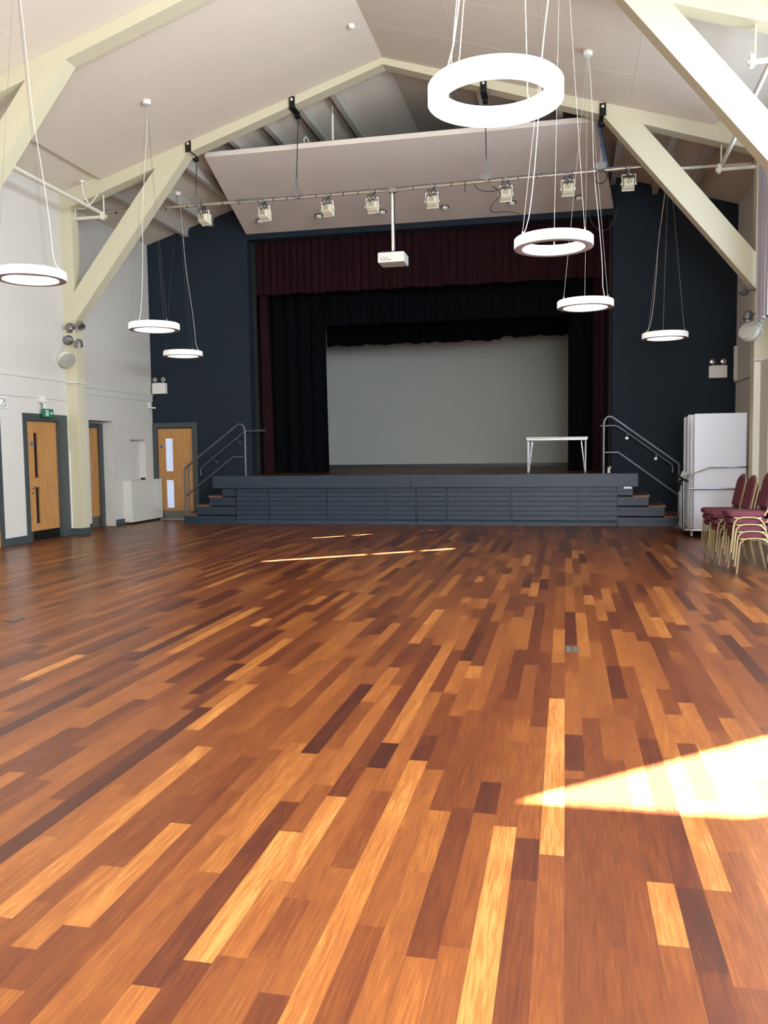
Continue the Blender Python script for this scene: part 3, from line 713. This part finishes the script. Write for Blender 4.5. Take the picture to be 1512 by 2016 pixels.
# ------------------------------------------------------------------ table on the stage
t = thing('folding_table', 'white folding table with slim metal legs standing on the stage', 'table', (-.17, 17.15, 1.0))
MB().box(-.61, .61, -.02, .58, .685, .715).build('tabletop', 'white', t, bevel=.006)
MB().box(-.59, .59, .0, .02, .655, .685).box(-.59, .59, .54, .56, .655, .685).build('apron', 'silver', t)
for x in (-.61, .61):
    s = 1 if x < 0 else -1
    MB().box(x - .008 if x < 0 else x - .01, x + .01 if x < 0 else x + .008, -.022, .0, .683, .717).build('corner_cap', 'blackmetal', t)
    for y in (.03, .53):
        MB().cyl((x + s * .045, y, .66), (x + s * .045, y, 0), .012, 10).cyl((x + s * .13, y, .66), (x + s * .055, y, 0.01), .009, 10).build('leg', 'chrome', t, smooth=True)
        MB().box(x + s * .09 - .06, x + s * .09 + .06, y - .02, y + .02, .64, .67).build('leg_bracket', 'blackmetal', t)
o = MB().box(.805, .855, 16.98, 17.02, 1.0, 1.09).box(.80, .875, 16.97, 17.03, 1.09, 1.105).box(.845, .87, 16.98, 17.0, 1.105, 1.13).build('white_clip', 'white', bevel=.004); tag(o, 'small white plastic fitting on stage edge by right handrail', 'fitting')

# ------------------------------------------------------------------ ceiling baffle with downlights
t = thing('sloping_baffle', 'large pinkish white sloping baffle panel above the stage opening', 'ceiling panel', (XC, 17.6, 6.2))
T0 = (14.6, 6.80); T1 = (17.62, 6.2)
xs0 = (-6.36, .50); xs1 = (-6.765, .915)
def bv(x, y, z): return (x - XC, y - 17.6, z - 6.2)
v = [bv(xs0[0], T0[0], T0[1]), bv(xs0[1], T0[0], T0[1]), bv(xs1[1], T1[0], T1[1]), bv(xs1[0], T1[0], T1[1])]
v += [(a, b, c + .085) for a, b, c in v]
M['baffle'] = mat('baffle_paint', (218, 208, 198), .75, noise=.03, nscale=.9)
MB().add(v, [(0, 1, 2, 3), (7, 6, 5, 4), (0, 4, 5, 1), (1, 5, 6, 2), (2, 6, 7, 3), (3, 7, 4, 0)]).build('panel', 'baffle', t)
MB().add([(a * .99, b * .99, c + .004) for a, b, c in v[4:]] + [(a * .99, b * .99, c + .012) for a, b, c in v[4:]], [(0, 1, 2, 3), (7, 6, 5, 4), (0, 4, 5, 1), (1, 5, 6, 2), (2, 6, 7, 3), (3, 7, 4, 0)]).build('added_light_stop', 'black', t)  # unseen black sheet added to darken the roof space behind the baffle
MB().tube([bv(-2.9 - 1.6, 14.65, 6.88), bv(-4.5, 14.62, 6.96), bv(-4.46, 14.62, 7.0), bv(-4.43, 14.66, 6.95), bv(-4.43, 14.66, 6.88)], .008).build('eye_hook', 'white', t, smooth=True)
MB().tube([bv(-4.05, 14.9, 6.86), bv(-4.05, 14.9, 7.6)], .006).tube([bv(-4.05, 14.9, 7.0), bv(-4.05, 14.9, 7.45)], .02).build('hanging_link', 'whitetube', t, smooth=True)
slope = (T1[1] - T0[1]) / (T1[0] - T0[0])
nrm = Vector((0, slope, -1)).normalized()
def on_baffle(px, py):
    d = F + R * ((px - 756) / 1660.47) - U * ((py - 1008) / 1660.47)
    # plane z = 6.8 + slope (y-14.6)
    tt = (T0[1] - slope * T0[0] - CAMH) / (d.z - slope * d.y); return Vector((0, 0, CAMH)) + d * tt
dl0 = None
names = ['leftmost', 'second from left', 'third from left', 'third from right', 'second from right', 'rightmost']
SPOT = mat('downlight_lens', (225, 225, 220), .2, noise=.02)
M['dlring'] = mat('downlight_bezel', (120, 112, 108), .4, metal=.4, noise=.05)
for i, (a, b) in enumerate([(512, 433), (628, 423), (753, 415), (876, 406), (1008, 397), (1140, 387)]):
    p = on_baffle(a, b)
    lab = 'round downlight in the sloping baffle, %s of the six' % names[i]
    if dl0 is None:
        t = thing('downlight', lab, 'downlight', p, 0, 'downlights in the sloping baffle')
        MB().lathe([(.085, .0), (.085, .02), (.068, .028), (.06, .0)], (0, 0, 0), nrm, 24).build('bezel', 'dlring', t, smooth=True)
        MB().lathe([(.062, .01), (.058, .05), (.045, .07), (0, .078)], (0, 0, 0), Vector((0, -.25, -1)), 20).build('lamp', SPOT, t, smooth=True)
        dl0 = t
    else:
        t = copy_tree(dl0); t.location = p; t['label'] = lab

# ------------------------------------------------------------------ lighting bar
YBAR = 14.5; ZBAR = 5.93
t = thing('lighting_bar', 'long metal lighting bar hung across the hall on four wires', 'lighting bar', (XC, YBAR, ZBAR))
def bz(x): return .03 + .01 * (x - XC) if x > XC else .0
MB().tube([(-8.3 - XC, 0, .02), (-5 - XC, 0, 0), (0, 0, 0), (1.36 - XC, 0, .06)], .026, 12).build('bar_tube', 'alu', t, smooth=True)
tp = MB(); x = -8.1
while x < 1.3:
    if x > XC: zz = .06 * (x - XC) / (1.36 - XC)
    else: zz = 0
    tp.cyl((x - XC, 0, zz), (x - XC + .014, 0, zz), .030, 10); x += random.uniform(.22, .42)
tp.build('tape_band', 'cableblack', t)
cb = MB(); 
cb.tube([(-8.1 - XC, 0, .032), (-4 - XC, 0, .033), (-1 - XC, -.01, .06), (1.2 - XC, 0, .09)], .008)
cb.build('wiring', 'cablegrey', t)
for x0 in (-5.75, -3.12, -.42):
    zz = 0 if x0 < XC else .06 * (x0 - XC) / (1.36 - XC)
    MB().box(x0 - XC, x0 - XC + .5, -.035, .0, zz + .005, zz + .045).build('socket_strip', 'cablegrey', t, bevel=.004)
for (hx, cx, cz) in ((-6.50, -6.42, 6.74), (-4.61, -4.52, 7.30), (-1.30, -1.30, 7.24), (.55, .56, 6.70)):
    zz = 0 if hx < XC else .06 * (hx - XC) / (1.36 - XC)
    h = MB(); h.tube([(hx - XC, 0, .30 + zz), (cx - XC, -.12, cz - ZBAR - .05)], .009, 6)
    hw = h.build('hanger_wire', 'cableblack', t)
    MB().prism([(hx - XC - .03, zz - .02), (hx - XC + .03, zz - .02), (hx - XC + .02, zz + .22), (hx - XC + .006, zz + .36), (hx - XC - .006, zz + .36), (hx - XC - .02, zz + .22)], 'Y', -.035, .0).build('hanger_plate', 'silver', hw)
    MB().box(hx - XC - .09, hx - XC + .09, -.05, .0, zz + .02, zz + .12).build('junction_box', 'silver', hw, bevel=.004)
    MB().box(cx - XC - .05, cx - XC + .05, -.47, -.44, cz - ZBAR + .0, cz - ZBAR + .16).box(cx - XC - .05, cx - XC + .05, -.47, -.18, cz - ZBAR - .03, cz - ZBAR).box(cx - XC - .04, cx - XC + .04, -.20, -.10, cz - ZBAR - .08, cz - ZBAR - .02).build('beam_clamp', 'blackmetal', hw)
    MB().cyl((cx - XC, -.475, cz - ZBAR + .11), (cx - XC, -.465, cz - ZBAR + .11), .022).build('clamp_bolt', 'white', hw)
# blue cable bundle at the right hanger and loops
bc = MB(); bc.tube(smooth_path([(.50 - XC, -.1, .78), (.56 - XC, -.05, .5), (.60 - XC, -.03, .3), (.66 - XC, -.02, .08)]), .022, 8)
bc.build('blue_cable_bundle', 'cableblue', t, smooth=True)
MB().tube([(.55 - XC + .10 * math.cos(a), -.03, -.06 + .11 * math.sin(a)) for a in [k * PI / 8 for k in range(17)]], .012, 8).build('cable_coil', 'cableblack', t, smooth=True)
MB().tube(smooth_path([(-1.5 - XC, -.03, 0), (-1.45 - XC, -.03, -.12), (-1.2 - XC, -.03, -.17), (-.98 - XC, -.05, -.10)]), .007, 6).tube(smooth_path([(-1.2 - XC, -.05, -.08), (-1.02 - XC, -.05, -.2), (-1.25 - XC, -.05, -.42), (-1.2 - XC, -.05, -.52), (-.95 - XC, -.05, -.50), (-.75 - XC, -.05, -.56)]), .007, 6).tube(smooth_path([(-1.66 - XC, -.03, 0), (-1.655 - XC, -.03, -.14)]), .006, 6).build('loose_cable', 'cableblack', t, smooth=True)
MB().tube(smooth_path([(.40 - XC, 2.9, .3), (.50 - XC, 2.9, -.1), (.75 - XC, 2.9, -.25), (.95 - XC, 2.9, 0), (.97 - XC, 2.9, .2)]), .006, 6).build('hanging_loop', 'cablegrey', t, smooth=True)

# floodlights on the bar
fl0 = None
lightx = [(-6.36, 'leftmost', -.25), (-5.22, 'second from left', -.12), (-4.06, 'third from left', -.1), (-3.26, 'fourth, just left of the projector pole', -.05), (-2.22, 'first to the right of the projector pole', 0), (-.98, 'third from right, beside the looped cable', .05), (.03, 'second from right', .0), (.99, 'rightmost, seen against the navy wall', .06)]
for i, (x, ww, rz) in enumerate(lightx):
    zz = ZBAR + (0 if x < XC else .06 * (x - XC) / (1.36 - XC))
    lab = 'small cream theatre floodlight clamped under the bar, %s' % ww
    if fl0 is None:
        t = thing('floodlight', lab, 'floodlight', (x, YBAR, zz), rz, 'floodlights on the lighting bar')
        MB().box(-.018, .018, -.03, .03, -.10, .035).build('hook_clamp', 'silver', t, bevel=.005)
        MB().box(-.105, .105, -.012, .012, -.115, -.10).box(-.112, -.10, -.014, .014, -.27, -.10).box(.10, .112, -.014, .014, -.27, -.10).build('yoke', 'white', t, bevel=.003)
        b = MB()
        # tapered body tilted down towards the stage
        def ring(y, z, hw, hh): return [(-hw, y, z - hh), (hw, y, z - hh), (hw, y, z + hh), (-hw, y, z + hh)]
        v = ring(-.085, -.235, .072, .045) + ring(-.03, -.235, .086, .075) + ring(.06, -.25, .095, .088)
        fs_ = [(0, 1, 2, 3), (11, 10, 9, 8)]
        for q in (0, 4):
            fs_ += [(q + k, q + (k + 1) % 4, q + 4 + (k + 1) % 4, q + 4 + k) for k in range(4)]
        b.add(v, fs_); b.build('lamp_body', 'lightbody', t, bevel=.006)
        b = MB()
        for k in range(5): b.box(-.05, .05, -.09, -.083, -.265 + k * .014, -.259 + k * .014)
        b.build('cooling_vents', 'cablegrey', t)
        MB().box(-.10, .10, .06, .075, -.345, -.155).build('lens_frame', 'white', t, bevel=.004)
        MB().lathe([(0, .012), (.022, .012), (.022, 0)], (.112, 0, -.25), (1, 0, 0), 12).lathe([(0, .012), (.022, .012), (.022, 0)], (-.112, 0, -.25), (-1, 0, 0), 12).build('tilt_knob', 'white', t)
        MB().tube(smooth_path([(.0, -.09, -.2), (-.05, -.1, -.12), (-.07, -.05, -.07), (-.02, -.02, -.05), (.06, -.03, -.03)]), .008, 6).tube([(.03 + .04 * math.cos(a), -.04, -.10 + .04 * math.sin(a)) for a in [k * PI / 6 for k in range(13)]], .009, 6).build('power_lead', 'cableblack', t, smooth=True)
        fl0 = t
    else:
        t = copy_tree(fl0); t.location = (x, YBAR, zz); t.rotation_euler = (0, 0, rz); t['label'] = lab

# projector on its pole
t = thing('projector', 'white projector hung on a long white pole from the lighting bar', 'projector', (-2.90, YBAR, 4.78))
MB().cyl((0, 0, .10), (0, 0, 1.16), .028).build('mount_pole', 'white', t, smooth=True)
MB().box(-.06, .06, -.05, .05, 1.10, 1.19).build('pole_clamp', 'silver', t, bevel=.01)
MB().tube([(.0, -.03, 1.15), (.035, -.03, 1.05), (.035, -.02, .15), (.01, -.04, .11), (-.12, -.14, .10)], .009, 6).build('signal_cable', 'cableblack', t, smooth=True)
MB().box(-.24, .22, -.17, .24, -.09, .08).build('case', 'white', t, bevel=.012)
MB().box(-.05, .05, -.05, .05, .08, .105).build('mount_plate', 'silver', t)
pm = MB()
for k in range(7): pm.box(-.19 + k * .028, -.175 + k * .028, -.174, -.168, -.055, -.04)
for k in range(3): pm.box(-.19 + k * .05, -.17 + k * .05, -.174, -.168, -.02, -.005)
pm.build('port_row', 'ink', t)
MB().cyl((-.17, -.12, .08), (-.17, -.12, .11), .02).cyl((.12, -.1, .08), (.12, -.1, .10), .015).build('adjuster_foot', 'cableblack', t)
MB().box(-.10, -.02, -.178, -.17, -.03, .075).build('plug', 'cableblack', t) if False else None

# ------------------------------------------------------------------ ring pendant lights
def ring_light(x, y, z, es, label, zc, wires, bottom_bloom=False, cable_a=150, tag_y=0):
    t = thing('ring_pendant_light', label, 'pendant light', (x, y, z), 0, 'ring pendant lights')
    ro, ri, h = .3875, .300, .105
    outer = ringmat('ring_outer_glow', es[0]); inner = ringmat('ring_inner_glow', es[1])
    MB().lathe([(ro, .004), (ro, h - .012), (ro - .012, h), (ri + .012, h), (ri, h - .012)], (0, 0, 0), seg=64).build('outer_diffuser', outer, t, smooth=True)
    MB().lathe([(ri, h - .012), (ri, .008), (ri + .008, .002)], (0, 0, 0), seg=64).build('inner_diffuser', inner, t, smooth=True)
    MB().lathe([(ro, .004), (ro - .012, 0), (ri + .014, 0), (ri + .004, .004)], (0, 0, 0), seg=64).build('base_ring', outer if bottom_bloom else 'ringmetal', t, smooth=True)  # nearest ring: base emits to imitate the lamp's bloom
    can = (wires[0] - x, wires[1] - y, wires[2] - z)
    for a in (90, 210, 330) if not wires[3] else wires[3]:
        a_ = math.radians(a); p = (.345 * math.cos(a_), .345 * math.sin(a_), h)
        MB().tube([p, can], .0014 if y > 8 else .0025, 5).build('suspension_wire', 'whitetube' if x > -3 else 'cablegrey', t)
        MB().cyl(p, (p[0], p[1], h + .035), .006, 8).build('wire_grip', 'chrome', t)
    a_ = math.radians(cable_a); p = (.345 * math.cos(a_), .345 * math.sin(a_), h)
    q = (p[0] * .75, p[1] * .75, h + .10); L = can[2]
    pts = [p, q] + [(q[0] + (can[0] - q[0]) * k + .02 * math.sin(k * 9), q[1] + (can[1] - q[1]) * k, q[2] + (L - q[2]) * k) for k in (.12, .3, .5, .7, .85, 1)]
    MB().tube(smooth_path(pts, 1), .004, 6).build('power_cable', 'cablewhite', t, smooth=True)
    MB().lathe([(0, -.045), (.055, -.045), (.065, -.03), (.065, .02), (0, .02)], can, seg=24).build('ceiling_canopy', 'white', t, smooth=True)
    return t
def rc(x, z0=7.93): return z0 - .3 * abs(x - XC)
ring_light(-.40, 5.05, 3.48, (5.0, 6.0), 'large bright ring light nearest the camera, underside whitened by bloom', 0, (-.30, 5.0, rc(-.30) - .02, (60, 150, 240)), True, 200)
ring_light(-.12, 8.74, 3.475, (2.6, 4.0), 'bright ring light second along the right row, before the red pelmet', 0, (-.05, 8.72, rc(-.05) - .02, None), False, 190)
ring_light(.27, 12.40, 3.455, (1.3, 1.8), 'ring light third along right row, overlapping the right red curtain', 0, (.29, 12.43, rc(.29) - .02, None), False, 20)
ring_light(1.70, 15.65, 3.375, (.40, .75), 'small ring light at far right in front of the navy wall', 0, (1.75, 15.8, roof(1.75) - .02, None), False, 190)
ring_light(-6.0, 8.78, 3.49, (1.4, 2.4), 'ring light cut by the left edge of the view', 0, (-6.05, 8.8, rc(-6.05) - .02, None), False, 20)
ring_light(-6.28, 12.30, 3.41, (.55, 1.7), 'ring light over the left corner, second along the left row', 0, (-6.32, 12.37, rc(-6.32) - .02, None), False, 170)
ring_light(-7.52, 15.92, 3.43, (.30, .65), 'small ring light lowest at far left before the navy wall', 0, (-7.49, 15.84, roof(-7.49) - .02, None), False, 30)

o = MB().lathe([(0, -.06), (.03, -.058), (.045, -.04), (.05, -.02), (.055, 0)], (-3.15, 12.76, 7.86), (0, 0, 1), 20).build('smoke_detector', 'white', smooth=True); tag(o, 'small round white smoke detector on the ceiling near the ridge', 'detector')

# ------------------------------------------------------------------ emergency lights
def emergency(x, z, label):
    t = thing('emergency_light', label, 'emergency light', (x, YB, z))
    box(-.165, .165, -.10, -.0, 0, .24).build('battery_box', 'white', t, bevel=.008)
    MB().box(-.10, -.06, -.06, -.02, .24, .25).box(.06, .10, -.06, -.02, .24, .25).box(-.03, .03, -.06, -.02, .24, .25).build('mount', 'white', t)
    for dx in (-.10, .10):
        MB().lathe([(0, -.05), (.04, -.045), (.058, 0), (.055, .02), (.03, .03), (0, .032)], (dx, -.05, .315), (0, -1, 0), 20).build('lamp_head', 'chrome', t, smooth=True)
emergency(-8.925, 2.83, 'twin-head emergency light high on the navy wall at left')
emergency(2.91, 2.82, 'twin-head emergency light high on the navy wall at right')

# ------------------------------------------------------------------ floor sockets
M['socket'] = mat('worn_bronze_plate', (84, 70, 60), .5, metal=.3, noise=.2, nscale=40)
def fsock(x, y, label):
    t = thing('floor_socket', label, 'floor socket', (x, y, 0))
    box(-.05, .05, -.09, .09, .0005, .004).build('cover_plate', 'socket', t, bevel=.001)
    MB().box(-.04, -.01, -.07, .07, .004, .006).box(.01, .04, -.07, .07, .004, .006).build('flap', 'kick', t)
fsock(.05, 6.31, 'dull metal floor socket plate set in the wooden floor at centre right')
fsock(-4.9, 6.7, 'dull metal floor socket plate in the wooden floor at far left')

# ------------------------------------------------------------------ table trolley
t = thing('table_trolley', 'chrome tube trolley on castors at the right holding upright tabletops', 'trolley', (1.98, 14.5, 0))
tb = 'chrome'
for y in (0.0, 1.12):
    MB().tube([(.0, y, .12), (.0, y, .95), (.04, y, 1.05), (.30, y, 1.15), (.95, y, 1.15)], .014, 8).build('side_rail', tb, t, smooth=True)
    MB().cyl((.0, y, .80), (.95, y, .80), .016, 8).build('lower_rail', tb, t, smooth=True)
MB().tube(smooth_path([(.95, 0, .12), (.1, 0, .12), (-.06, .06, .12), (-.1, .25, .12), (-.1, .9, .12), (-.04, 1.1, .12), (.1, 1.15, .12), (.95, 1.15, .12)], 2), .024, 10).build('base_frame', tb, t, smooth=True)
MB().box(.0, .95, .02, 1.12, .10, .13).build('deck', 'silver', t)
for x, y in ((.05, .05), (.85, .05), (.05, 1.05), (.85, 1.05)):
    MB().cyl((x - .015, y, .035), (x + .015, y, .035), .035, 14).box(x - .02, x + .02, y - .012, y + .012, .04, .10).build('castor', 'silver', t, smooth=True)
for y in (.16, .42, .60):
    MB().tube([(-.06, y, .14), (-.07, y, .9), (-.03, y, 1.02), (.04, y, 1.05)], .012, 8).build('divider_tube', tb, t, smooth=True)
MB().tube(smooth_path([(-.02, .0, .92), (-.08, .2, .96), (-.12, .35, .88), (-.1, .5, .75)]), .02, 8).tube(smooth_path([(-.08, .25, .95), (-.13, .5, 1.02), (-.12, .8, .9)]), .02, 8).build('strap', 'cableblack', t, smooth=True)
lab = ['nearest and largest-looking upright white tabletop in the trolley', 'second upright tabletop just behind the nearest in the trolley', 'third upright tabletop in the trolley, seen edge on', 'fourth upright tabletop in the trolley, seen edge on', 'rearmost upright tabletop in the trolley, seen edge on']
for i, (y, dx, dz) in enumerate([(.04, .075, 0), (.22, .045, -.02), (.46, .03, 0), (.72, .045, -.01), (.98, .035, -.02)]):
    g = thing('stored_tabletop', lab[i], 'tabletop', (1.98 + dx, 14.5 + y, .13), 0, 'tabletops stored in the trolley')
    box(0, .80, 0, .022, 0, 1.89 + dz).build('board', 'tabletop', g, bevel=.01)
    MB().box(-.004, 0, -.001, .023, 0.02, 1.87 + dz).box(.80, .804, -.001, .023, .02, 1.87 + dz).build('edge_band', 'silver', g)

# ------------------------------------------------------------------ burgundy banquet chairs in stacks
def make_chair():
    # local: faces -X, width along Y, seat centre at origin of XY
    t = thing('stacking_chair', '', 'chair')
    wd = .20
    # seat cushion
    n = 10; mb = MB(); prof = []
    def rrect(hx, hy, r, z, x_off=0):
        out = []
        for cx, cy, a in ((hx - r, hy - r, 0), (-hx + r, hy - r, 90), (-hx + r, -hy + r, 180), (hx - r, -hy + r, 270)):
            for k in range(5):
                q = math.radians(a + k * 22.5); out.append((cx + r * math.cos(q) + x_off, cy + r * math.sin(q), z))
        return out
    L = [rrect(.20, .185, .05, .415), rrect(.215, .20, .06, .425), rrect(.222, .205, .06, .45), rrect(.215, .20, .06, .475), rrect(.19, .175, .05, .487)]
    vs = [p for l in L for p in l]; m = 20; fs = [tuple(range(m))[::-1], tuple((len(L) - 1) * m + k for k in range(m))]
    for i in range(len(L) - 1): fs += [(i * m + k, i * m + (k + 1) % m, (i + 1) * m + (k + 1) % m, (i + 1) * m + k) for k in range(m)]
    mb.add(vs, fs).build('seat', 'burg', t, smooth=True)
    # backrest: rounded crown panel
    out = []
    for k in range(13):
        a = PI * k / 12; out.append((.19 * math.cos(a), .83 + .10 * math.sin(a)))
    out = [(.19, .53)] + out + [(-.19, .53)]
    def bx(z): return .19 + (z - .45) * .22
    front = [(bx(z) - .022, y, z) for y, z in out]; back = [(bx(z) + .022, y, z) for y, z in out]; m = len(out)
    mb = MB().add(front + back, [tuple(range(m)), tuple(range(2 * m - 1, m - 1, -1))] + [(k, (k + 1) % m, m + (k + 1) % m, m + k) for k in range(m)])
    mb.build('backrest', 'burg', t, bevel=.012, smooth=False)
    # back frame tube around the crown
    path = [(.17, .205, .43), (bx(.5) + .01, .205, .50)]
    for k in range(13):
        a = PI * k / 12; z = .83 + .115 * math.sin(a); path.append((bx(z) + .005, .205 * math.cos(a), z))
    path += [(bx(.5) + .01, -.205, .50), (.17, -.205, .43)]
    MB().tube(path, .0115, 8).build('back_frame', 'gold', t, smooth=True)
    for s in (-1, 1):
        y = s * .215
        MB().tube([(-.19, y, 0), (-.165, y, .30), (-.155, y, .355), (-.12, y, .395), (-.07, y, .41), (.0, y, .412)], .0115, 8).build('leg', 'gold', t, smooth=True)
        MB().tube([(.24, y, 0), (.185, y, .27), (.165, y, .345), (.12, y, .392), (.07, y, .41), (.0, y, .412)], .0115, 8).build('leg', 'gold', t, smooth=True)
    MB().box(-.15, .15, -.215, -.195, .40, .415).box(-.15, .15, .195, .215, .40, .415).box(-.16, -.14, -.2, .2, .40, .415).build('seat_frame', 'gold', t)
    return t
ch0 = make_chair(); first = True
stk = [(2.14, 10.65, 4, 'nearest chair stack at the right edge'), (2.08, 11.42, 3, 'middle chair stack at the right'), (2.10, 12.15, 3, 'rear chair stack beside the table trolley')]
ordn = {4: ['bottom', 'second from bottom', 'third from bottom', 'topmost'], 3: ['bottom', 'middle', 'topmost']}
for x, y, cnt, wh in stk:
    for k in range(cnt):
        t = ch0 if first else copy_tree(ch0); first = False
        t.location = (x - .022 * k, y, .082 * k); t.rotation_euler = (0, 0, .04)
        t['label'] = 'burgundy gold-framed chair, %s of the %s' % (ordn[cnt][k], wh)
        t['group'] = 'stacked burgundy chairs'
o = MB().cyl((2.42, 11.0, .045), (2.45, 11.0, .045), .045).cyl((2.42, 11.0, .05), (2.42, 11.0, .16), .012).build('castor_wheel', 'silver', smooth=True); tag(o, 'silver castor wheel on the floor under the chair stacks', 'castor')
